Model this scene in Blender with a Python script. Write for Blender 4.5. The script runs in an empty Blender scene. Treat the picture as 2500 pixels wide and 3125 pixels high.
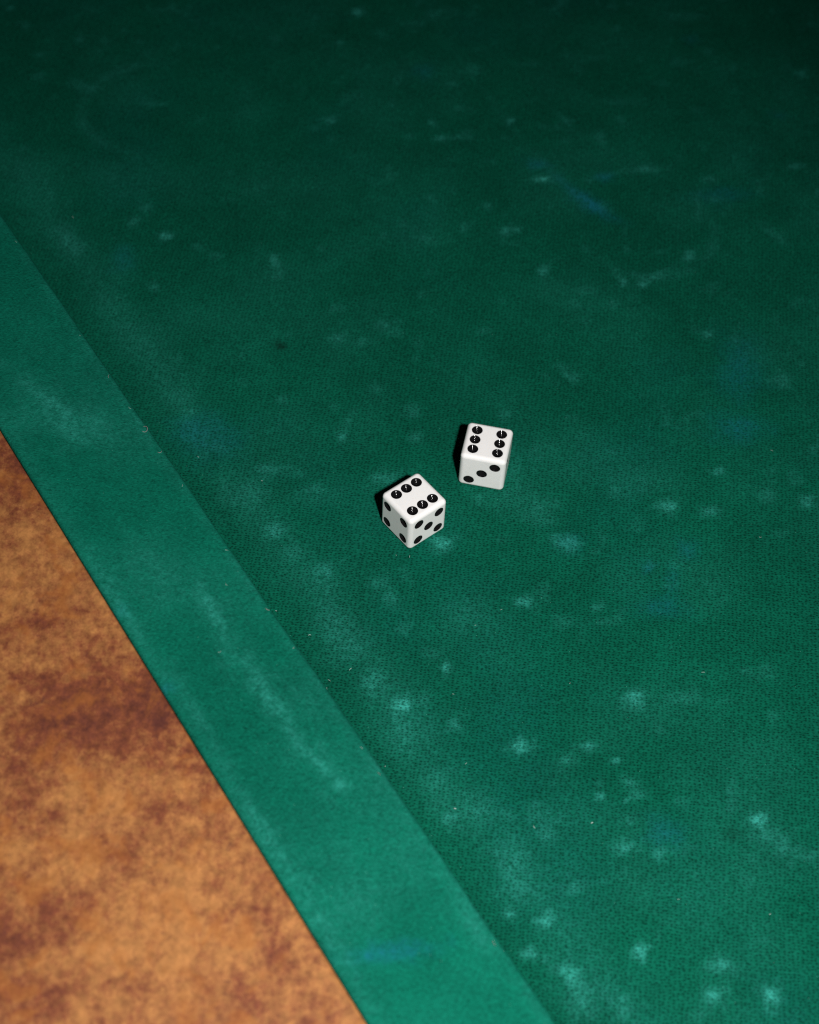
import bpy, bmesh, math, random
import numpy as np
from mathutils import Vector, Matrix

MM = 0.001
scene = bpy.context.scene
col = scene.collection

# ------------------------------------------------------------------ camera
cam_data = bpy.data.cameras.new('camera')
cam = bpy.data.objects.new('camera', cam_data)
col.objects.link(cam)
PITCH, ROLL = 0.9224, 0.0570
fw = Vector((0, math.cos(PITCH), -math.sin(PITCH)))
rt0 = Vector((1, 0, 0)); up0 = rt0.cross(fw)
rt = rt0 * math.cos(ROLL) + up0 * math.sin(ROLL)
up = up0 * math.cos(ROLL) - rt0 * math.sin(ROLL)
rot = Matrix((rt, up, -fw)).transposed().to_4x4()
cam.matrix_world = Matrix.Translation((0, -0.37532, 0.45429)) @ rot
cam_data.sensor_fit = 'VERTICAL'
cam_data.sensor_height = 36.0
cam_data.sensor_width = 28.8
cam_data.lens = 5050 / 3125 * 36.0
cam_data.clip_start = 0.02
cam_data.clip_end = 50
cam_data.dof.use_dof = True
cam_data.dof.focus_distance = 0.550
cam_data.dof.aperture_fstop = 12.0
scene.camera = cam

# ------------------------------------------------------------------ light: one camera flash in a dark room
world = bpy.data.worlds.new('World'); scene.world = world
world.use_nodes = True
bg = world.node_tree.nodes['Background']
bg.inputs['Color'].default_value = (0.85, 0.95, 1.0, 1)
bg.inputs['Strength'].default_value = 0.006
fl = bpy.data.lights.new('camera_flash', 'SPOT')
fl.energy = 15.0
fl.color = (1.0, 0.975, 0.95)
fl.shadow_soft_size = 0.012
fl.spot_size = math.radians(86)
fl.spot_blend = 1.0
flash = bpy.data.objects.new('camera_flash', fl); col.objects.link(flash)
flash.location = (0.093, -0.356, 0.452)
aim = Vector((-0.005, -0.120, 0.0))
flash.rotation_euler = (aim - flash.location).to_track_quat('-Z', 'Y').to_euler()

vs = scene.view_settings
vs.view_transform = 'Standard'; vs.look = 'None'; vs.exposure = 0.0; vs.gamma = 1.0
vs.use_curve_mapping = False
scene.render.engine = 'CYCLES'
scene.cycles.use_denoising = False
scene.cycles.max_bounces = 6
scene.cycles.pixel_filter_type = 'BLACKMAN_HARRIS'
scene.cycles.filter_width = 1.15

# ------------------------------------------------------------------ measured marks, millimetres on the table
# (x, y, first half axis x, y, second half axis x, y, strength)
BED_CHALK = [
  (-35.4, 246.1, 2.3, 0.2, 0.2, -2.4, 0.9), (-188.6, 234.6, 1.2, 0.1, 0.3, -1.7, 0.4), (-180.2, 223.5, 1.4, 0.1, 0.4, -2, 0.35),
  (-154.4, 216.2, 1.2, 0.1, 0.4, -2.6, 0.35), (-170.2, 204, 1.6, 0.1, 0.2, -1.3, 0.3), (-168.4, 189.4, 2.4, 0.2, 0.5, -2.5, 0.25),
  (-42.3, 223.8, 1.2, 0.1, 0.1, -1.3, 0.4), (-42, 172.3, 2, 0.2, 0.2, -2.4, 0.45), (-101.6, 97.3, 2, 0.2, 0.2, -1.9, 0.8),
  (-115.1, 104.5, 1.9, 0.2, 0.3, -2.1, 0.35), (-139.4, 92.1, 5.2, -6.5, -1.3, -2.2, 0.45), (-77.3, 172.8, 7.9, 0.7, 0.5, -4.5, 0.15),
  (-111.4, 112.8, 2.2, 0.2, 0.3, -2.2, 0.25), (0.3, 174.1, 1.3, -1.5, -0.6, -1.2, 0.4), (3.9, 164.5, 2, 0.2, 0.1, -1.5, 0.5),
  (10.8, 165.4, 4.9, 0.4, 0, -1.2, 0.25), (33.2, 178.2, 1.4, 0.1, 0, -1.8, 0.55), (16.7, 211.4, 2.5, 0.2, 0.1, -2.6, 0.2),
  (46.1, 142.6, 3.3, 0.3, -0, -1.4, 1), (24.1, 124.9, 1.5, 0.1, 0, -1.7, 0.3), (31.7, 111.5, 2.6, 0.2, 0, -2.4, 0.5),
  (36.4, 111.9, 1.5, 0.1, 0, -1.6, 0.35), (46, 89.8, 1.8, 0.1, -0, -2.1, 0.35), (55.9, 180.5, 3.1, -4.5, -0.6, -0.9, 0.25),
  (22.9, 194.1, 15.8, -30, -0.8, -1, 0.14), (47.9, 152.3, 7.8, -12.4, -0.7, -1, 0.12), (89.4, 152.9, 3.9, 0.3, -0.1, -2, 0.45),
  (80.5, 150.1, 8.8, 2.1, 0, -1.2, 0.2), (114.6, 148.4, 2.7, 0.2, -0.1, -2, 0.3), (151.1, 159.6, 3.2, 0.3, -0.2, -1.8, 0.45),
  (160, 220.1, 1.9, 0.2, -0.2, -2.3, 0.4), (104.2, 102.4, 1.9, 0.2, -0.1, -2.1, 0.45), (77.3, 86, 1.1, 0.1, -0, -1.3, 0.6),
  (85.2, 85.6, 1.3, 0.1, -0.1, -1.3, 0.6), (77, 87.8, 2.5, -2.8, -0.6, -1, 0.3), (91.1, 91.6, 6.5, 5, 0.4, -1.1, 0.3),
  (73.2, 74.2, 1.5, 0.1, -0.1, -2, 0.3), (139, 118.1, 3.4, -3.5, -0.9, -1.6, 0.3), (109.4, 130.9, 1.4, 0.1, -0.5, -9, 0.22),
  (79.7, 245.4, 1.3, 0.1, -0.1, -1.7, 0.3), (113.6, 257.2, 7.5, 0.7, -0.1, -2.1, 0.25), (80.2, 194.7, 8.1, 0.7, -0.1, -1.9, 0.2),
  (70.5, 171.7, 2, 0.2, -0.1, -2.4, 0.25), (105.1, 224.6, 2.5, 0.2, -0.1, -2.6, 0.2), (-57.4, 86.4, 1.2, 1, 1.4, -3.2, 0.5),
  (-30.2, 48.3, 2.5, 0.2, 0.2, -2.4, 0.3), (-21.5, 46.8, 1.4, 0.1, 0.1, -1.4, 0.3), (-25.4, 0.2, 1.3, 0.1, 0.2, -2.2, 0.55),
  (-0.7, 13.6, 2.6, 0.2, 0.1, -2.2, 0.25), (0.8, 2.4, 2, 0.2, 0.1, -2.2, 0.35), (-85.3, 13.6, 5.1, 0.4, 0.7, -5.6, 0.25),
  (-14.4, 20.6, 5.2, 0.4, 0.4, -6.8, 0.15), (-57, -26.1, 6.5, 0.5, 0.7, -6.2, 0.35), (-32.8, -25.6, 6.6, 0.5, 0.4, -5.2, 0.3),
  (-9.5, -17.2, 4.1, 0.3, 0.2, -3.2, 0.35), (-50, -16.1, 3.3, 0.2, 0.3, -3.2, 0.25), (-102.4, 69.4, 1.6, 0.1, 0.2, -1.8, 0.4),
  (-116.8, 76.9, 5.4, 0.4, 1.5, -10.2, 0.15), (108.9, 61.3, 1.8, 0.1, -0.1, -2, 0.4), (57.7, 35.3, 1.8, 0.1, -0, -1.9, 0.3),
  (135, 40.7, 3.6, 0.3, -0.2, -2.4, 0.3), (108.3, -5, 1.7, 0.1, -0.1, -1.5, 0.6), (89.7, -22, 2.7, 0.2, -0.1, -2.1, 0.7),
  (103.5, -23.5, 2.7, 0.2, -0.1, -1.7, 0.5), (138.5, -16.4, 2.3, 0.2, -0.2, -2.1, 0.55), (54.4, -40.8, 3.2, -1.6, -1, -2.6, 0.6),
  (40.2, -66, 2.7, -0.7, -0.4, -1.9, 0.7), (64.1, -65.9, 1.6, 0.1, -0, -1.5, 0.4), (34.7, -21.8, 9.9, 0.7, 0.1, -8.4, 0.3),
  (45.3, -28.5, 4.9, 0.4, -0, -5.2, 0.3), (78.1, -13.6, 13.4, 1, -0.2, -6.4, 0.2), (124.7, -14.4, 3.4, 0.2, -0.3, -3.2, 0.3),
  (35.5, -9, 2.3, 0.2, 0.1, -8.6, 0.2), (-45.5, -42.5, 2.6, 0.2, 0.3, -2.8, 0.6), (-38.6, -50.8, 3.2, 0.2, 0.2, -2.7, 0.3),
  (-27.1, -57.6, 2.9, 0.2, 0.2, -2.3, 0.5), (12, -44.2, 2.9, 0.2, 0.1, -3, 0.9), (-8.5, -61.4, 2.8, 0.2, 0.2, -2.7, 0.35),
  (-4.9, -67.2, 2.2, 0.2, 0.1, -2.3, 0.3), (-24, -77.9, 4.6, 0.3, 0.6, -7.4, 0.35), (-17.2, -86.1, 6.1, 0.4, 0.5, -7.3, 0.35),
  (14.7, -93, 1.4, 0.1, 0.1, -2.1, 0.65), (1.2, -107.7, 2.1, 0.1, 0.1, -2.4, 1), (-9.1, -100.5, 3, 0.2, 0.2, -3.5, 0.4),
  (18, -113.7, 2.1, 0.1, 0.1, -2.4, 0.4), (38.6, -120.3, 2.6, -0.6, -0.4, -1.8, 0.9), (12.4, -135, 5.1, 0.3, 0.2, -6.5, 0.4),
  (1.1, -119.7, 5.9, 0.4, 0.4, -8.4, 0.3), (21.4, -73, 6.3, 0.4, 0.1, -5.6, 0.25), (75.3, -100.4, 2.4, 0.2, -0.1, -2.1, 0.85),
  (90.9, -99.3, 4.6, 0.3, -0.1, -2.1, 0.25), (59.6, -118.8, 2.4, 0.2, -0, -1.5, 0.5), (53.3, -124.4, 2.1, 0.1, -0, -2, 0.3),
  (68.6, -123.5, 0.9, 0.1, -0, -0.8, 0.8), (63.1, -136.2, 0.9, 0.1, -0, -1, 0.85), (72.6, -131, 2.1, 0.1, -0.1, -1.6, 0.4),
  (71.8, -136.8, 0.6, 0, -0, -0.6, 0.6), (74.4, -134.2, 2, 0.1, -0.1, -1.6, 0.3), (111.5, -140.7, 2.2, 0.1, -0.2, -2.1, 1),
  (113.9, -146.1, 3.6, 0.2, -0.2, -2.4, 0.4), (102.3, -139.2, 0.7, 0, -0, -0.6, 0.5), (118.3, -150, 2, 0.1, -0.2, -1.9, 0.4),
  (70, -152.4, 3.1, 0.2, -0.1, -1.9, 0.5), (80.9, -154, 1.4, 0.1, -0.1, -1.5, 0.5), (46.4, -149.6, 2.9, 0.2, -0, -1.9, 0.4),
  (26.4, -143.3, 6.5, 0.4, 0.1, -6.4, 0.45), (17.8, -146.6, 2, 0.1, 0.1, -2.2, 0.5), (36, -157.7, 5, 0.3, 0, -5.4, 0.4),
  (38, -167, 4.9, 0.3, 0, -4.5, 0.4), (35.9, -175.6, 1.4, 0.1, 0, -1.2, 0.6), (46.3, -177.6, 1.9, 0.1, -0, -1.5, 0.65),
  (41.8, -187.4, 1.9, 0.1, 0, -1.4, 0.75), (73.2, -185.3, 1.9, 0.1, -0.1, -1.9, 1), (96.7, -187.9, 3.4, 0.2, -0.1, -2.1, 0.6),
  (93.8, -196.7, 2.2, 0.1, -0.1, -1.9, 0.85), (110.2, -195.8, 1.7, 0.9, 0.8, -2.2, 0.95), (106.5, -193.2, 0.5, 0, -0.1, -0.7, 0.5),
  (53.2, -193.3, 2.7, -2.6, -1.3, -1.4, 0.9), (55.3, -166.6, 3.5, 0.2, -0, -2.3, 0.3), (56.6, -201.3, 4, 0.2, -0.1, -4.1, 0.4),
  (68.9, -201.8, 2.7, 0.2, -0.1, -2.7, 0.35), (92.7, -168.8, 16.9, 1, -0.6, -9, 0.15), (113.5, -120.2, 11.9, 0.8, -0.8, -10.1, 0.12),
]
BED_BLUE = [
  (-4.2, 207.6, 4.1, 0.4, 0.2, -5.1, 0.35), (43.8, 151.3, 3.9, 0.3, -0, -2.6, 0.6), (63.4, 132.1, 9.1, -8.4, -1.1, -2.4, 0.9),
  (67.9, 126.9, 4.2, -3.3, -1.2, -3, 0.5), (71.6, 146.2, 2.9, 0.2, -0.1, -2, 0.8), (120.4, 139.7, 11.7, 1, -0.3, -4.3, 0.35),
  (147.5, 191.9, 3.7, 0.3, -0.2, -2.2, 0.3), (112.6, 240.3, 3.4, 0.3, -0.2, -2.7, 0.3), (-70.8, -3.8, 10, 0.7, 1, -8.7, 0.3),
  (119.9, 46.2, 7.1, 0.5, -0.9, -12, 0.4), (116.2, 15.4, 8.6, 0.6, -0.4, -5.6, 0.45), (81.9, -48.4, 1.6, 0.1, -0.1, -2, 0.55),
  (95.2, -40.4, 3.3, 0.2, -0.2, -4, 0.4), (89.4, -53.4, 2.4, 0.2, -0.3, -5.9, 0.3), (84.4, -64.5, 6.3, 0.4, -0.2, -3.8, 0.4),
  (82.8, -146.7, 4.3, 0.3, -0.2, -3.9, 0.4), (54.4, -39.8, 4.9, 0.3, -0, -4, 0.3), (-115.9, 83.5, 3.6, 0.3, 1, -6.4, 0.3),
  (-79.8, 1, 5, 0.4, 0.7, -5.5, 0.3),
]
BED_DARK = [
  (-51.9, 43.2, 1.9, -0.5, -0.1, -1.2, 1), (-51, 41.6, 1.1, 0.1, 0.1, -1, 0.8), (103.1, -146.7, 2.3, 0.1, -0.1, -1.3, 0.5),
  (56.6, -149.6, 0.6, 0, -0, -0.6, 0.3),
]
CUSHION_CHALK = [
  (-59.5, -97.8, 1.2, 0.8, 1.1, -2.1, 0.75), (-56.1, -103.8, 1, 1, 1.9, -2.7, 0.5), (-53.1, -111.5, 2, 0.1, 0.5, -4.2, 0.35),
  (-41.1, -125.5, 2.8, -3.8, -1.2, -1.2, 0.5), (-35.6, -132.4, 2.7, -3.7, -1.1, -1.1, 0.6), (-28.5, -142.9, 2.7, -4, -1.1, -0.9, 0.5),
  (-20.7, -150.8, 3.5, -3.4, -1, -1.3, 0.55), (-15.3, -156.1, 1.7, -1.4, -0.6, -1, 0.5), (-45.4, -117.7, 2.8, -3.9, -1.5, -1.4, 0.3),
  (-26.1, -130.9, 4, -5.6, -1.9, -1.8, 0.2), (-121.4, -21.4, 10.3, -7.6, -0.8, -2.4, 0.55), (-104.6, -28.3, 5.5, -4.8, -1.5, -3.2, 0.3),
  (-126.1, -29.9, 9.2, 0.7, 1.1, -6, 0.25), (-113, -34, 7.5, -4.5, -0.7, -2.7, 0.25), (-9.5, -192.9, 7.6, 0.5, 0.4, -5.4, 0.2),
  (-76.2, -87.2, 6.2, -8.3, -2.1, -2.2, 0.2), (-84, -103.5, 6.7, -9.7, -0.9, -0.8, 0.35), (-57, -137.7, 6.2, -8.9, -0.8, -0.7, 0.3),
  (-34.4, -172.2, 7.3, -10.5, -0.9, -0.7, 0.35), (-15.3, -200, 6.7, -9.7, -0.9, -0.7, 0.3), (3.7, -176.9, 6.4, -8.8, -3.1, -2.6, 0.12),
  (23.6, -196.3, 4.5, -6.3, -1.2, -1, 0.25),
]
CUSHION_BLUE = [
  (2.5, -204.2, 9.2, 1.9, 0.4, -2, 0.75), (-3.6, -206.5, 5, 0.3, 0.1, -1.8, 0.35), (-67.7, -128.9, 1.6, -0.9, -0.8, -2.3, 0.5),
  (-84.7, -103.5, 2, 0.1, 0.4, -2.4, 0.3),
]
RAIL_DARK = [
  (-85.5, -141.1, 29.2, 8.1, 4.3, -13.5, 0.9), (-62, -134.2, 10.5, -8.4, -3, -5.2, 0.5), (-92.9, -203, 12.5, 9.4, 6.3, -8.3, 0.95),
  (-93.3, -219.1, 9.2, 0.5, 1.8, -9.5, 0.6), (-99.9, -112, 23.1, 1.6, 1.8, -10.3, 0.5), (-125.1, -50.2, 12.4, 0.9, 1.5, -7.9, 0.5),
  (-123.7, -68.5, 6.1, 0.4, 1.2, -6.3, 0.5), (-51.1, -161.9, 5.4, 0.3, 0.7, -6, 0.45), (-32.8, -215.5, 10.1, 0.6, 0.6, -6.1, 0.35),
  (-13.7, -221.3, 5, 0.3, 0.4, -5.1, 0.3), (-107, -126.1, 18.9, 1.3, 1.2, -6.6, 0.5), (-66.4, -176.8, 11.5, 0.7, 0.5, -3.9, 0.3),
]
RAIL_LIGHT = [
  (-111.7, -72.7, 15.1, 1.1, 2, -11.3, 0.6), (-100.2, -182.8, 9.7, 0.6, 1.1, -5.7, 0.9), (-66, -197.7, 17.3, 1, 1.7, -11.9, 0.6),
  (-52, -212.2, 22, 1.3, 1.4, -10.6, 0.6), (-44.1, -175.4, 10.7, 0.7, 1, -8.8, 0.6), (-86.4, -164.1, 7.2, 0.5, 0.7, -4, 0.3),
  (-23.1, -210.5, 5.1, 0.3, 1.1, -12.4, 0.4),
]
BED_LINT = [(-139.0, 105.0), (18.9, -143.0), (42.9, -147.6), (21.9, -127.3), (-3.0, -129.9), (60.5, -145.1), (85.6, -168.3), (112.3, -171.3), (34.2, -187.0), (-41.9, -74.9), (-16.1, -95.6), (23.7, -76.1), (-3.7, -49.7), (0.9, -49.9), (-30.2, -83.5), (-22.5, -100.2), (-23.1, -103.2), (17.2, -102.7), (97.7, -89.2), (-75.2, -12.1), (128.2, 5.8), (54.5, -96.2), (-51.9, -21.2), (32.1, -69.3), (120.8, -33.4)]
NOSE_LINT = [(-102.3, -8.2), (-93.3, -21.6), (-114.7, 9.6), (-79.4, -38.8), (-144.3, 53.3), (-153.8, 68.1), (-39.5, -97.4), (-54.6, -90.7), (-53.6, -115.5), (28.8, -200.2), (-29.5, -110.0), (-9.7, -143.9), (-3.7, -151.4), (-72.5, -53.1), (-51.4, -74.3)]
CURL = [(-87.5, -30.5)]

PHI = -0.9645                                  # direction of the rail
U = np.array([math.cos(PHI), math.sin(PHI)])   # along the rail
N = np.array([-U[1], U[0]])                    # across, towards the bed
D_NOSE, D_TUCK = -88.5, -130.5                 # cushion nose and its outer edge, mm along N
Z_NOSE, Z_TUCK = 36.0, 38.0

# ------------------------------------------------------------------ numpy value noise for the smudges
rng = np.random.default_rng(7)
_tab = rng.random((256, 256))
def vnoise(x, y):
    xi = np.floor(x).astype(int); yi = np.floor(y).astype(int)
    fx = x - xi; fy = y - yi
    fx = fx * fx * (3 - 2 * fx); fy = fy * fy * (3 - 2 * fy)
    a = _tab[xi & 255, yi & 255]; b = _tab[(xi + 1) & 255, yi & 255]
    c = _tab[xi & 255, (yi + 1) & 255]; d = _tab[(xi + 1) & 255, (yi + 1) & 255]
    return (a * (1 - fx) + b * fx) * (1 - fy) + (c * (1 - fx) + d * fx) * fy
def fbm(x, y, octaves=4):
    s = 0; a = 0.5; t = 0
    for k in range(octaves):
        s = s + a * vnoise(x * 2 ** k + 17.3 * k, y * 2 ** k - 9.1 * k); t += a; a *= 0.55
    return s / t
def smudges(X, Y, marks, ragged=0.55, power=1.0, fade_big=False):
    out = np.zeros_like(X)
    for (cx, cy, ax, ay, bx, by, s) in marks:
        det = ax * by - ay * bx
        if fade_big: s = s * min(1.0, max(0.42, 1.25 - 0.14 * math.sqrt(abs(det))))
        R = 2.6 * max(abs(ax) + abs(bx), abs(ay) + abs(by))
        m = (abs(X - cx) < R) & (abs(Y - cy) < R)
        if not m.any(): continue
        dx = X[m] - cx; dy = Y[m] - cy
        p = (dx * by - dy * bx) / det; q = (-dx * ay + dy * ax) / det
        size = math.sqrt(abs(det))
        fr = 1.1 / max(size, 1.2)
        wob = fbm((X[m]) * fr + cx * 3.1, (Y[m]) * fr - cy * 2.7, 3) - 0.5
        r = np.sqrt(p * p + q * q) * (1 + ragged * 2.2 * wob)
        out[m] = np.maximum(out[m], 0) + s * np.exp(-(r ** 2) * 0.9) ** power
    return out

# ------------------------------------------------------------------ node helpers
def new_mat(name):
    m = bpy.data.materials.new(name); m.use_nodes = True
    nt = m.node_tree; nt.nodes.clear()
    out = nt.nodes.new('ShaderNodeOutputMaterial'); b = nt.nodes.new('ShaderNodeBsdfPrincipled')
    nt.links.new(b.outputs[0], out.inputs[0])
    return m, nt, b
def node(nt, kind, **kw):
    n = nt.nodes.new('ShaderNode' + kind)
    for k, v in kw.items():
        if k in n.inputs.keys() and not hasattr(type(n), k): n.inputs[k].default_value = v
        else: setattr(n, k, v)
    return n
def setin(nt, n, key, v):
    s = n.inputs[key]
    if hasattr(v, 'is_output') or isinstance(v, bpy.types.NodeSocket): nt.links.new(v, s)
    else: s.default_value = v
def mathn(nt, op, a, b=None, clamp=False):
    n = nt.nodes.new('ShaderNodeMath'); n.operation = op; n.use_clamp = clamp
    setin(nt, n, 0, a)
    if b is not None: setin(nt, n, 1, b)
    return n.outputs[0]
def mix(nt, fac, a, b, mode='MIX'):
    n = nt.nodes.new('ShaderNodeMix'); n.data_type = 'RGBA'; n.blend_type = mode; n.clamp_factor = True
    setin(nt, n, 0, fac); setin(nt, n, 6, a); setin(nt, n, 7, b)
    return n.outputs[2]
def noise(nt, vec, scale, detail=3, rough=0.55, dist=0.0):
    n = nt.nodes.new('ShaderNodeTexNoise')
    nt.links.new(vec, n.inputs['Vector'])
    n.inputs['Scale'].default_value = scale; n.inputs['Detail'].default_value = detail
    n.inputs['Roughness'].default_value = rough; n.inputs['Distortion'].default_value = dist
    return n.outputs['Fac']
def maprange(nt, v, a, b, c=0.0, d=1.0, smooth=False):
    n = nt.nodes.new('ShaderNodeMapRange'); n.clamp = True
    if smooth: n.interpolation_type = 'SMOOTHSTEP'
    setin(nt, n, 'Value', v)
    for k, x in (('From Min', a), ('From Max', b), ('To Min', c), ('To Max', d)): n.inputs[k].default_value = x
    return n.outputs[0]
def attr(nt, name):
    n = nt.nodes.new('ShaderNodeAttribute'); n.attribute_name = name
    return n.outputs['Fac']
def mapping(nt, vec, rot=(0, 0, 0), scale=(1, 1, 1), loc=(0, 0, 0)):
    n = nt.nodes.new('ShaderNodeMapping'); nt.links.new(vec, n.inputs['Vector'])
    n.inputs['Rotation'].default_value = rot; n.inputs['Scale'].default_value = scale; n.inputs['Location'].default_value = loc
    return n.outputs[0]

# ------------------------------------------------------------------ materials
def cloth_material(name, base, angle, weave, contrast, bump, pit, stretch=(1.0, 1.0)):
    m, nt, b = new_mat(name)
    tc = nt.nodes.new('ShaderNodeTexCoord')
    P = tc.outputs['Object']
    # thread direction, slightly wavering
    w = nt.nodes.new('ShaderNodeTexNoise'); nt.links.new(P, w.inputs['Vector']); w.inputs['Scale'].default_value = 60; w.inputs['Detail'].default_value = 2
    off = nt.nodes.new('ShaderNodeVectorMath'); off.operation = 'MULTIPLY_ADD'
    nt.links.new(w.outputs['Color'], off.inputs[0]); off.inputs[1].default_value = (0.0022,) * 3; nt.links.new(P, off.inputs[2])
    Q = mapping(nt, off.outputs[0], rot=(0, 0, angle), scale=(stretch[0], stretch[1], 1))
    vo = nt.nodes.new('ShaderNodeTexVoronoi'); vo.feature = 'SMOOTH_F1'; vo.voronoi_dimensions = '2D'
    nt.links.new(Q, vo.inputs['Vector']); vo.inputs['Scale'].default_value = weave; vo.inputs['Randomness'].default_value = 0.55
    vo.inputs['Smoothness'].default_value = 0.4
    pits = maprange(nt, vo.outputs['Distance'], 0.05, 0.45, smooth=True)
    # loose wool fibres: fine noise drawn out along two slanted directions
    fa = noise(nt, mapping(nt, off.outputs[0], rot=(0, 0, angle + 0.5), scale=(0.7, 1.35, 1)), weave * 1.5, 2, 0.7)
    fb = noise(nt, mapping(nt, off.outputs[0], rot=(0, 0, angle - 0.25), scale=(0.8, 1.25, 1)), weave * 1.1, 3, 0.75)
    fuzz2 = noise(nt, Q, weave * 0.6, 3, 0.65)
    fuzz = mathn(nt, 'ADD', mathn(nt, 'MULTIPLY', fa, 0.9), mathn(nt, 'MULTIPLY', fb, 0.9))
    h = mathn(nt, 'ADD', mathn(nt, 'MULTIPLY', pits, pit), mathn(nt, 'ADD', fuzz, mathn(nt, 'MULTIPLY', fuzz2, 0.45)))
    h = mathn(nt, 'SUBTRACT', h, 1.125 + 0.62 * pit)          # now centred on zero
    tone = maprange(nt, h, -0.42, 0.52, 1.0 - 0.80 * contrast, 1.0 + 1.1 * contrast)
    # slow unevenness of the dye and wear
    slow = maprange(nt, noise(nt, P, 14, 4, 0.6), 0.3, 0.7, 0.86, 1.14)
    mid = maprange(nt, noise(nt, P, 75, 4, 0.65, 0.3), 0.3, 0.72, 0.90, 1.12)
    tone = mathn(nt, 'MULTIPLY', mathn(nt, 'MULTIPLY', tone, slow), mid)
    bc = nt.nodes.new('ShaderNodeRGB'); bc.outputs[0].default_value = (*base, 1)
    tn = nt.nodes.new('ShaderNodeVectorMath'); tn.operation = 'SCALE'
    nt.links.new(bc.outputs[0], tn.inputs[0]); nt.links.new(tone, tn.inputs['Scale'])
    c = tn.outputs[0]
    # chalk dust clings to the raised threads
    grain = maprange(nt, h, -0.4, 0.4, 0.45, 1.5)
    cl = maprange(nt, noise(nt, P, 520, 4, 0.75), 0.36, 0.66, 0.25, 1.6)
    cl = mathn(nt, 'MULTIPLY', cl, grain)
    ck = mathn(nt, 'MULTIPLY', mathn(nt, 'MULTIPLY', attr(nt, 'chalk'), cl), 0.72, True)
    bl = mathn(nt, 'MULTIPLY', mathn(nt, 'MULTIPLY', attr(nt, 'blue_chalk'), cl), 0.75, True)
    dk = mathn(nt, 'MULTIPLY', attr(nt, 'burn'), 0.8, True)
    c = mix(nt, bl, c, (0.006, 0.130, 0.165, 1))
    c = mix(nt, ck, c, (0.035, 0.330, 0.265, 1))
    c = mix(nt, dk, c, (0.003, 0.022, 0.014, 1))
    # stray pale fibres caught in the nap
    sv = nt.nodes.new('ShaderNodeTexVoronoi'); sv.voronoi_dimensions = '2D'; sv.feature = 'F1'
    nt.links.new(P, sv.inputs['Vector']); sv.inputs['Scale'].default_value = 330
    near = maprange(nt, sv.outputs['Distance'], 0.02, 0.05, 1, 0)
    sep = nt.nodes.new('ShaderNodeSeparateColor'); nt.links.new(sv.outputs['Color'], sep.inputs[0])
    few = mathn(nt, 'GREATER_THAN', sep.outputs[0], 0.965)
    c = mix(nt, mathn(nt, 'MULTIPLY', mathn(nt, 'MULTIPLY', near, few), 0.5), c, (0.12, 0.36, 0.30, 1))
    nt.links.new(c, b.inputs['Base Color'])
    b.inputs['Roughness'].default_value = 0.95
    b.inputs['Specular IOR Level'].default_value = 0.04
    b.inputs['Sheen Weight'].default_value = 0.0
    b.inputs['Sheen Roughness'].default_value = 0.5
    b.inputs['Sheen Tint'].default_value = (0.2, 0.8, 0.6, 1)
    bp = nt.nodes.new('ShaderNodeBump'); bp.inputs['Strength'].default_value = bump; bp.inputs['Distance'].default_value = 0.0004
    nt.links.new(h, bp.inputs['Height']); nt.links.new(bp.outputs[0], b.inputs['Normal'])
    return m

BED_MAT = cloth_material('bed_baize', (0.0014, 0.069, 0.0400), 0.06, 860, 0.74, 0.40, 0.48, (0.85, 1.2))
CUSHION_MAT = cloth_material('cushion_baize', (0.0018, 0.097, 0.0610), 0.22, 1050, 0.72, 0.40, 0.12, (0.65, 1.25))

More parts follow.
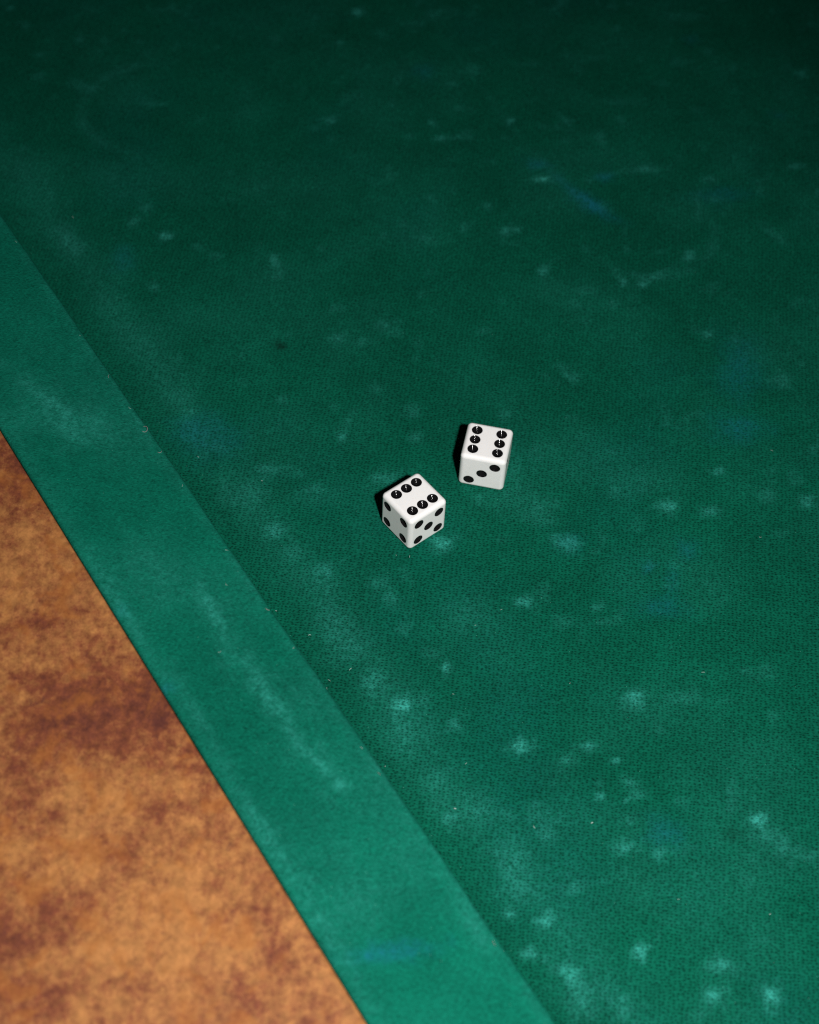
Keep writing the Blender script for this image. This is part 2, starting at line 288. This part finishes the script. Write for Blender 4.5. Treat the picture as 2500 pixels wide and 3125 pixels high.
def rail_material():
    m, nt, b = new_mat('burl_laminate')
    tc = nt.nodes.new('ShaderNodeTexCoord'); P = tc.outputs['Object']
    Q = mapping(nt, P, rot=(0, 0, 0.1), scale=(1.05, 0.90, 1))
    n1 = noise(nt, Q, 30, 5, 0.60, 0.25)
    n2 = noise(nt, Q, 150, 7, 0.78, 0.10)
    n3 = noise(nt, Q, 620, 4, 0.7, 0.3)
    v = mathn(nt, 'ADD', mathn(nt, 'MULTIPLY', n1, 0.34), mathn(nt, 'MULTIPLY', n2, 0.58))
    v = mathn(nt, 'ADD', v, mathn(nt, 'MULTIPLY', n3, 0.20))
    v = mathn(nt, 'ADD', v, mathn(nt, 'MULTIPLY', attr(nt, 'light_patch'), 0.07))
    v = mathn(nt, 'SUBTRACT', v, mathn(nt, 'MULTIPLY', attr(nt, 'dark_patch'), 0.12))
    lightness = maprange(nt, v, 0.47, 0.625)
    deep = maprange(nt, v, 0.47, 0.36)
    c0 = mix(nt, lightness, (0.175, 0.050, 0.022, 1), (0.365, 0.155, 0.048, 1))
    c0 = mix(nt, deep, c0, (0.092, 0.026, 0.018, 1))
    fine = maprange(nt, noise(nt, Q, 420, 4, 0.7), 0.30, 0.70, 0.72, 1.28)
    fs = nt.nodes.new('ShaderNodeVectorMath'); fs.operation = 'SCALE'
    nt.links.new(c0, fs.inputs[0]); nt.links.new(fine, fs.inputs['Scale'])
    # small dark pores and a warm orange bloom
    sp = maprange(nt, noise(nt, Q, 330, 3, 0.6, 1.2), 0.60, 0.72, 0, 0.60, True)
    spm = maprange(nt, noise(nt, Q, 55, 2), 0.42, 0.62, 0, 1, True)
    c = mix(nt, mathn(nt, 'MULTIPLY', sp, spm), fs.outputs[0], (0.085, 0.026, 0.022, 1))
    og = maprange(nt, noise(nt, mapping(nt, Q, loc=(3, 1, 0)), 85, 4, 0.6, 0.5), 0.51, 0.67, 0, 0.45, True)
    c = mix(nt, og, c, (0.34, 0.112, 0.022, 1))
    nt.links.new(c, b.inputs['Base Color'])
    b.inputs['Roughness'].default_value = 0.55
    b.inputs['Specular IOR Level'].default_value = 0.25
    bp = nt.nodes.new('ShaderNodeBump'); bp.inputs['Strength'].default_value = 0.12; bp.inputs['Distance'].default_value = 0.0003
    nt.links.new(n3, bp.inputs['Height']); nt.links.new(bp.outputs[0], b.inputs['Normal'])
    return m
RAIL_MAT = rail_material()

def die_material():
    m, nt, b = new_mat('ivory_plastic')
    tc = nt.nodes.new('ShaderNodeTexCoord'); P = tc.outputs['Object']
    c = mix(nt, maprange(nt, noise(nt, P, 220, 4, 0.6), 0.35, 0.75), (0.900, 0.892, 0.882, 1), (0.870, 0.864, 0.856, 1))
    # faint handling grime
    g = maprange(nt, noise(nt, P, 900, 4, 0.7, 0.5), 0.66, 0.80, 0, 0.18)
    c = mix(nt, g, c, (0.52, 0.50, 0.46, 1))
    nt.links.new(c, b.inputs['Base Color'])
    b.inputs['Subsurface Weight'].default_value = 0.25
    b.inputs['Subsurface Radius'].default_value = (1.0, 0.95, 0.9)
    b.inputs['Subsurface Scale'].default_value = 0.0006
    b.inputs['Roughness'].default_value = 0.28
    nt.links.new(maprange(nt, noise(nt, P, 500, 3), 0.3, 0.7, 0.22, 0.36), b.inputs['Roughness'])
    b.inputs['Specular IOR Level'].default_value = 0.45
    bp = nt.nodes.new('ShaderNodeBump'); bp.inputs['Strength'].default_value = 0.05; bp.inputs['Distance'].default_value = 0.0002
    nt.links.new(noise(nt, P, 1400, 3), bp.inputs['Height']); nt.links.new(bp.outputs[0], b.inputs['Normal'])
    return m
DIE_MAT = die_material()

def pip_material():
    m, nt, b = new_mat('black_enamel')
    tc = nt.nodes.new('ShaderNodeTexCoord'); P = tc.outputs['Object']
    c = mix(nt, noise(nt, P, 1500, 3), (0.004, 0.004, 0.005, 1), (0.010, 0.009, 0.009, 1))
    nt.links.new(c, b.inputs['Base Color'])
    b.inputs['Roughness'].default_value = 0.10
    b.inputs['Specular IOR Level'].default_value = 0.30
    bp = nt.nodes.new('ShaderNodeBump'); bp.inputs['Strength'].default_value = 0.10; bp.inputs['Distance'].default_value = 0.0001
    nt.links.new(noise(nt, P, 1800, 3), bp.inputs['Height']); nt.links.new(bp.outputs[0], b.inputs['Normal'])
    return m
PIP_MAT = pip_material()

def lint_material(name, colour):
    m, nt, b = new_mat(name)
    tc = nt.nodes.new('ShaderNodeTexCoord')
    c = mix(nt, noise(nt, tc.outputs['Object'], 2500, 2), (*[k * 0.8 for k in colour], 1), (*colour, 1))
    nt.links.new(c, b.inputs['Base Color']); b.inputs['Roughness'].default_value = 0.9
    return m
LINT_MAT = lint_material('white_lint', (0.36, 0.50, 0.45))
PINK_LINT_MAT = lint_material('grey_pink_lint', (0.34, 0.28, 0.28))

# ------------------------------------------------------------------ mesh helpers
def mesh_obj(name, verts, faces, mat, parent=None, smooth=True):
    me = bpy.data.meshes.new(name); me.from_pydata(verts, [], faces); me.update()
    if smooth: me.shade_smooth()
    me.materials.append(mat)
    o = bpy.data.objects.new(name, me); col.objects.link(o)
    if parent: o.parent = parent
    return o
def add_attr(o, name, values):
    a = o.data.attributes.new(name, 'FLOAT', 'POINT')
    a.data.foreach_set('value', np.asarray(values, dtype=np.float32))
def tag(o, label, cat, group=None):
    o['label'] = label; o['category'] = cat
    if group: o['group'] = group
def spaced(a, b, fine_a, fine_b, fine, coarse):
    left = np.linspace(a, fine_a, max(2, int((fine_a - a) / coarse)))[:-1] if fine_a > a else []
    mid = np.linspace(fine_a, fine_b, int((fine_b - fine_a) / fine) + 1)
    right = np.linspace(fine_b, b, max(2, int((b - fine_b) / coarse)))[1:] if b > fine_b else []
    return np.concatenate([left, mid, right])
def grid_faces(nx, ny):
    i = np.arange(nx - 1)[:, None] * ny + np.arange(ny - 1)[None, :]
    i = i.ravel()
    return np.stack([i, i + ny, i + ny + 1, i + 1], 1).tolist()

# ------------------------------------------------------------------ the pool table
table = bpy.data.objects.new('pool_table', None); col.objects.link(table)
tag(table, 'worn green baize pool table with chalk marks, cushion and mottled brown rail', 'pool table')
table.empty_display_size = 0.05

# bed: slate slab covered with cloth, a sheet that carries the chalk marks
xs = spaced(-520, 620, -200, 190, 1.5, 30)
ys = spaced(-460, 700, -230, 290, 1.5, 30)
X, Y = np.meshgrid(xs, ys, indexing='ij')
dist = X * N[0] + Y * N[1] - D_NOSE            # mm from the cushion nose
along = X * U[0] + Y * U[1]
chalk = smudges(X, Y, BED_CHALK, 0.62, fade_big=True)
# dusty track that the balls wear along the cushion, about one ball radius from the nose
tr = np.exp(-((dist - 26) / (8.5 + 5 * (fbm(along / 30, dist * 0 + 3.3, 3) - 0.5))) ** 2)
chalk += 0.13 * tr * (0.25 + 1.5 * np.clip(fbm(along / 22, dist / 14, 4) - 0.22, 0, 1))
# thin dust everywhere in the open bed, none close under the nose
open_bed = np.clip((dist - 8) / 20, 0, 1)
chalk += open_bed * 0.22 * np.clip(fbm(X / 26 + 5, Y / 26, 5) - 0.42, 0, 1)
chalk += open_bed * 0.9 * np.clip(fbm(X / 8 + 40, Y / 8 + 11, 3) - 0.68, 0, 1)
# a ball ring rubbed into the cloth
rc = (-118.0, 173.0); rr = np.hypot(X - rc[0], Y - rc[1]); ra = np.arctan2(Y - rc[1], X - rc[0])
chalk += 0.18 * np.exp(-((rr - 28.5) / 2.6) ** 2) * np.clip(-np.cos(ra) * 1.3 + 0.35, 0, 1) * fbm(X / 6, Y / 6, 2)
rc2 = (88.0, 117.0); rr2 = np.hypot(X - rc2[0], Y - rc2[1]); ra2 = np.arctan2(Y - rc2[1], X - rc2[0])
chalk += 0.22 * np.exp(-((rr2 - 27.0) / 2.2) ** 2) * np.clip(np.cos(ra2 + 0.9) * 1.2 + 0.2, 0, 1) * fbm(X / 6, Y / 6, 2)
blue = smudges(X, Y, BED_BLUE) + open_bed * 0.25 * np.clip(fbm(X / 40 + 90, Y / 40 - 31, 4) - 0.52, 0, 1)
burn = smudges(X, Y, BED_DARK, 0.8)
Zc = 0.05 * (fbm(X / 60, Y / 60, 3) - 0.5) * np.clip(np.hypot(X - 12, Y + 25) / 60 - 0.8, 0, 1)
verts = np.stack([X.ravel(), Y.ravel(), Zc.ravel()], 1) * MM
nx, ny = len(xs), len(ys)
faces = grid_faces(nx, ny)
loop = [i * ny for i in range(nx)] + [(nx - 1) * ny + j for j in range(1, ny)] + [i * ny + ny - 1 for i in range(nx - 2, -1, -1)] + [j for j in range(ny - 2, 0, -1)]
vl = verts.tolist(); base = len(vl)
for k in loop: vl.append([vl[k][0], vl[k][1], -0.025])
L = len(loop)
for k in range(L):
    a, b2 = loop[k], loop[(k + 1) % L]
    faces.append([b2, a, base + k, base + (k + 1) % L])
faces.append([base + k for k in range(L)][::-1])
bed = mesh_obj('bed_cloth', vl, faces, BED_MAT, table)
pad = np.zeros(L)
add_attr(bed, 'chalk', np.concatenate([chalk.ravel(), pad]))
add_attr(bed, 'blue_chalk', np.concatenate([blue.ravel(), pad]))
add_attr(bed, 'burn', np.concatenate([burn.ravel(), pad]))
bed['label'] = 'flat green bed cloth dotted with pale chalk marks'

# cushion: profile swept along the rail
def sweep(name, profile, t_list, mat, wobble=0.0):
    P = np.array(profile); n_p = len(P)
    T, D = np.meshgrid(t_list, P[:, 0], indexing='ij')
    Zp = np.tile(P[:, 1], (len(t_list), 1))
    if wobble:
        D = D + wobble * (fbm(T / 45 + 8, D * 0 + 2.2, 3) - 0.5) * np.clip((D - D_NOSE + 8) / 8, 0, 1)
    Xp = T * U[0] + D * N[0]; Yp = T * U[1] + D * N[1]
    v = np.stack([Xp.ravel(), Yp.ravel(), Zp.ravel()], 1) * MM
    f = grid_faces(len(t_list), n_p)
    f.append(list(range(n_p))); f.append([(len(t_list) - 1) * n_p + k for k in range(n_p)][::-1])
    o = mesh_obj(name, v.tolist(), f, mat, table)
    return o, Xp, Yp, Zp, T, D
prof = []
prof.append((D_TUCK + 0.6, 26.0))
prof.append((D_TUCK + 0.2, 35.5))
for k in range(7):                              # cloth rolls over into the groove beside the rail
    a = math.radians(180 - k * 15)
    prof.append((D_TUCK + 1.4 + 1.4 * math.cos(a), Z_TUCK - 1.3 + 1.3 * math.sin(a)))
for k in range(1, 26):
    t = k / 26
    d = D_TUCK + 1.4 + t * (D_NOSE - 1.4 - D_TUCK - 1.4)
    z = Z_TUCK + t * (Z_NOSE + 0.2 - Z_TUCK) + 0.25 * math.sin(math.pi * t)
    prof.append((d, z))
for k in range(0, 9):
    a = math.radians(84 - k * 21)
    prof.append((D_NOSE - 1.6 + 1.6 * math.cos(a), Z_NOSE - 1.4 + 1.6 * math.sin(a)))
prof.append((D_NOSE - 10, 22.0)); prof.append((D_NOSE - 20, 3.0)); prof.append((D_NOSE - 24, -1.0))
ts = spaced(-620, 560, -190, 260, 1.5, 25)
cushion, Xp, Yp, Zp, T, Dp = sweep('cushion', prof, ts, CUSHION_MAT, 0.9)
cch = 0.44 * smudges(Xp, Yp, CUSHION_CHALK, 0.7)
cch += 0.30 * smudges(Xp, Yp, [(a, c, d * 1.2, e * 1.2, f * 1.9, g * 1.9, s) for (a, c, d, e, f, g, s) in CUSHION_CHALK], 0.9)
topm = (Zp > 30)
cch += topm * 0.25 * np.clip(fbm(Xp / 30 + 3, Yp / 30 + 8, 4) - 0.40, 0, 1)
cch += topm * 0.09 * np.exp(-((Dp - D_TUCK - 2.0) / 3.0) ** 2) * (0.4 + fbm(T / 16, Dp * 0, 3))    # paler band along the outer edge
cch += topm * 0.10 * np.exp(-((Dp - D_NOSE + 1.5) / 2.2) ** 2) * (0.2 + 1.3 * fbm(T / 9, Dp * 0 + 7, 3))
cbl = smudges(Xp, Yp, CUSHION_BLUE)
add_attr(cushion, 'chalk', cch.ravel()); add_attr(cushion, 'blue_chalk', cbl.ravel())
add_attr(cushion, 'burn', np.zeros(cch.size))
cushion['label'] = 'green cloth cushion with rubbed chalk streaks along its top'

# wooden rail beside it
rp = [(D_TUCK - 0.12, -30.0), (D_TUCK - 0.12, 36.7), (D_TUCK - 0.2, 37.1), (D_TUCK - 0.5, 37.4), (D_TUCK - 1.4, 37.5)]
for k in range(1, 55): rp.append((D_TUCK - 1.4 - k * 2.0, 37.5))
rw = D_TUCK - 1.4 - 54 * 2.0
for k in range(1, 9):
    a = math.radians(90 + k * 90 / 8)
    rp.append((rw + 12 * math.cos(a), 25.5 + 12 * math.sin(a)))
rp.append((rw - 12, -30.0))
rp = rp[::-1]
rail, Xr, Yr, Zr, Tr, Dr = sweep('rail', rp, ts, RAIL_MAT)
add_attr(rail, 'dark_patch', smudges(Xr, Yr, RAIL_DARK, 0.75).ravel())
add_attr(rail, 'light_patch', smudges(Xr, Yr, RAIL_LIGHT, 0.75).ravel())
rail['label'] = 'mottled orange-brown rail top outside the cushion'

# ------------------------------------------------------------------ dice
H, R_EDGE, G, R_PIP = 8.0, 1.6, 4.29, 1.88
def lathe(profile, seg, close_top=None):
    v, f = [], []
    for (r, z) in profile:
        for s in range(seg):
            a = 2 * math.pi * s / seg
            v.append((r * math.cos(a), r * math.sin(a), z))
    for i in range(len(profile) - 1):
        for s in range(seg):
            a, b_ = i * seg + s, i * seg + (s + 1) % seg
            f.append((a, b_, b_ + seg, a + seg))
    return v, f
def pip_depth(r, deep=0.0):
    q = r / R_PIP
    return -(1.50 + deep) * (1 - 0.75 * q - 0.25 * q * q)
# hollow, drilled dish with faint turning rings
pv = []
NR = 22
for k in range(NR + 1):
    r = R_PIP * (1 - k / NR) + (0.0004 if k == NR else 0)
    ring = 0.026 * math.cos(r / R_PIP * 2 * math.pi * 5.5) if 0 < k < NR - 1 else 0
    pv.append((max(r, 0.012), pip_depth(r) - 0.012 + ring))
v, f = lathe(pv, 36)
f.append(tuple(range(NR * 36, NR * 36 + 36)))
pip_mesh = bpy.data.meshes.new('pip'); pip_mesh.from_pydata([tuple(c * MM for c in p) for p in v], [], f); pip_mesh.update()
pip_mesh.shade_smooth(); pip_mesh.materials.append(PIP_MAT)

# die faces: (normal, right, up) as seen from outside, and pips on a 3 x 3 grid
FACES = {
    6: ((0, 0, 1), (1, 0, 0), (0, 1, 0), [(-1, -1), (-1, 0), (-1, 1), (1, -1), (1, 0), (1, 1)]),
    1: ((0, 0, -1), (1, 0, 0), (0, -1, 0), [(0, 0)]),
    4: ((0, -1, 0), (1, 0, 0), (0, 0, 1), [(-1, -1), (-1, 1), (1, -1), (1, 1)]),
    3: ((0, 1, 0), (-1, 0, 0), (0, 0, 1), [(-1, -1), (0, 0), (1, 1)]),
    5: ((1, 0, 0), (0, 1, 0), (0, 0, 1), [(-1, -1), (-1, 1), (0, 0), (1, -1), (1, 1)]),
    2: ((-1, 0, 0), (0, -1, 0), (0, 0, 1), [(-1, 1), (1, -1)]),
}
pip_mats = []
for n_, (nrm, rgt, upv, spots) in FACES.items():
    nrm, rgt, upv = Vector(nrm), Vector(rgt), Vector(upv)
    for (a, b_) in spots:
        p = nrm * H + rgt * G * a + upv * G * b_
        pip_mats.append((Matrix.Translation(p * MM) @ Matrix((rgt, upv, nrm)).transposed().to_4x4()))
bm = bmesh.new()
bmesh.ops.create_cube(bm, size=2 * H * MM)
bmesh.ops.bevel(bm, geom=bm.edges[:], offset=R_EDGE * MM, offset_type='OFFSET', segments=9, profile=0.5, affect='EDGES')
me = bpy.data.meshes.new('die_blank'); bm.to_mesh(me); bm.free()
blank = bpy.data.objects.new('die_blank', me); col.objects.link(blank)
cutp = [(R_PIP + 0.10, 0.25)] + [((R_PIP + 0.005), 0.0)] + [(R_PIP * (1 - k / 8) + 0.004, pip_depth(R_PIP * (1 - k / 8), 0.12) - 0.06) for k in range(0, 9)]
cv, cf = lathe([(max(r, 0.02), z) for r, z in cutp], 48)
cf = [tuple(q) for q in cf]
cf.append(tuple(range(47, -1, -1))[::-1]); cf.append(tuple(range((len(cutp) - 1) * 48, len(cutp) * 48)))
bm = bmesh.new()
for M in pip_mats:
    vs_ = [bm.verts.new(M @ (Vector(p) * MM)) for p in cv]
    for q in cf: bm.faces.new([vs_[i] for i in q])
bmesh.ops.recalc_face_normals(bm, faces=bm.faces[:])
cme = bpy.data.meshes.new('cutter'); bm.to_mesh(cme); bm.free()
cutter = bpy.data.objects.new('cutter', cme); col.objects.link(cutter)
# work at a larger scale so the boolean's tolerances do not matter
for o in (blank, cutter): o.data.transform(Matrix.Scale(100, 4))
md = blank.modifiers.new('cut', 'BOOLEAN'); md.operation = 'DIFFERENCE'; md.object = cutter; md.solver = 'EXACT'
dg = bpy.context.evaluated_depsgraph_get()
die_mesh = bpy.data.meshes.new_from_object(blank.evaluated_get(dg)); die_mesh.name = 'die_body'
bpy.data.objects.remove(blank); bpy.data.objects.remove(cutter); bpy.data.meshes.remove(cme); bpy.data.meshes.remove(me)
die_mesh.transform(Matrix.Scale(0.01, 4))
die_mesh.materials.clear(); die_mesh.materials.append(DIE_MAT)
die_mesh.shade_smooth()
die_mesh.set_sharp_from_angle(angle=math.radians(32))

def make_die(x, y, yaw, label):
    root = bpy.data.objects.new('die', None); col.objects.link(root)
    root.empty_display_size = 0.008
    root.location = (x * MM, y * MM, 0.00006); root.rotation_euler = (0, 0, yaw)
    tag(root, label, 'die', 'pair of dice on the green cloth')
    body = bpy.data.objects.new('body', die_mesh); col.objects.link(body); body.parent = root
    body.location = (0, 0, H * MM)
    wn = body.modifiers.new('normals', 'WEIGHTED_NORMAL'); wn.keep_sharp = True; wn.weight = 90
    spin = random.Random(int(abs(x) * 10))
    for M in pip_mats:
        p = bpy.data.objects.new('pip', pip_mesh); col.objects.link(p); p.parent = root
        p.matrix_local = Matrix.Translation((0, 0, H * MM)) @ M @ Matrix.Rotation(spin.uniform(0, 6.28), 4, 'Z')
    return root
make_die(1.354, -36.618, -0.8486, 'white die turned edge-on, showing six on top with four and five beside it')
make_die(25.346, -11.043, -0.1602 + math.pi, 'white die with six on top and three diagonal pips on its front face')

# ------------------------------------------------------------------ lint caught on the cloth
def fibre(name, pts, radius, mat, loc):
    """a bent thread: four-sided tube along pts (mm, local)"""
    v, f = [], []
    n_ = len(pts)
    for i, p in enumerate(pts):
        p = Vector(p); q = Vector(pts[min(i + 1, n_ - 1)]) - Vector(pts[max(i - 1, 0)])
        q.normalize(); s = q.cross(Vector((0, 0, 1)));
        s = s.normalized() if s.length > 1e-4 else Vector((1, 0, 0))
        w = q.cross(s)
        r = radius * (0.55 if i in (0, n_ - 1) else 1.0)
        for a in range(4):
            c = p + (s * math.cos(a * math.pi / 2) + w * math.sin(a * math.pi / 2)) * r
            v.append(tuple(c * MM))
    for i in range(n_ - 1):
        for a in range(4):
            f.append((i * 4 + a, i * 4 + (a + 1) % 4, i * 4 + 4 + (a + 1) % 4, i * 4 + 4 + a))
    f.append((3, 2, 1, 0)); f.append(tuple((n_ - 1) * 4 + a for a in range(4)))
    o = mesh_obj(name, v, f, mat)
    o.location = loc
    return o
rnd = random.Random(5)
for i, (x, y) in enumerate(BED_LINT):
    ln = rnd.uniform(0.25, 0.6); a = rnd.uniform(0, math.pi); r = rnd.uniform(0.07, 0.12)
    if i == 18: ln, a, r = 0.6, 0.05, 0.09
    if i in (1, 5): ln, r = 0.4, 0.22
    bend = rnd.uniform(-0.4, 0.4)
    pts = [(math.cos(a) * ln * t - math.sin(a) * bend * ln * t * t, math.sin(a) * ln * t + math.cos(a) * bend * ln * t * t, r * 0.9) for t in (-1, -0.4, 0.3, 1)]
    o = fibre('lint', pts, r, LINT_MAT, (x * MM, y * MM, 0.0))
    tag(o, 'tiny white speck of lint lying on the green bed cloth', 'lint', 'lint specks on the bed cloth')
def cushion_top(x, y):
    d = x * N[0] + y * N[1]
    t = x * U[0] + y * U[1]
    if d > D_NOSE - 1.6: d = D_NOSE - 1.6
    tt = max(0.0, min(1.0, (d - D_TUCK - 2.4) / (D_NOSE - 1.4 - D_TUCK - 2.4)))
    z = Z_TUCK + tt * (Z_NOSE + 0.2 - Z_TUCK) + 0.25 * math.sin(math.pi * tt)
    return t * U[0] + d * N[0], t * U[1] + d * N[1], z
for i, (x, y) in enumerate(NOSE_LINT):
    x, y, z = cushion_top(x, y)
    ln = rnd.uniform(0.3, 0.8); a = rnd.uniform(0, math.pi); r = rnd.uniform(0.04, 0.08)
    bend = rnd.uniform(-0.8, 0.8)
    pts = [(math.cos(a) * ln * t - math.sin(a) * bend * ln * t * t, math.sin(a) * ln * t + math.cos(a) * bend * ln * t * t, r * 0.9 + 0.15 * t * t) for t in (-1, -0.4, 0.3, 1)]
    o = fibre('lint', pts, r, LINT_MAT if i % 3 else PINK_LINT_MAT, (x * MM, y * MM, z * MM))
    tag(o, 'tiny pale lint fibre clinging to the green cushion', 'lint', 'lint fibres on the cushion')
x, y, z = cushion_top(*CURL[0])
pts = [(1.0 * math.cos(t) + 0.1, 1.25 * math.sin(t), 0.25 + 0.12 * math.sin(2 * t)) for t in [math.radians(k) for k in range(-130, 150, 28)]]
o = fibre('lint', pts, 0.075, PINK_LINT_MAT, (x * MM, y * MM, z * MM))
tag(o, 'curled grey-pink lint thread caught on the cushion nose', 'lint')
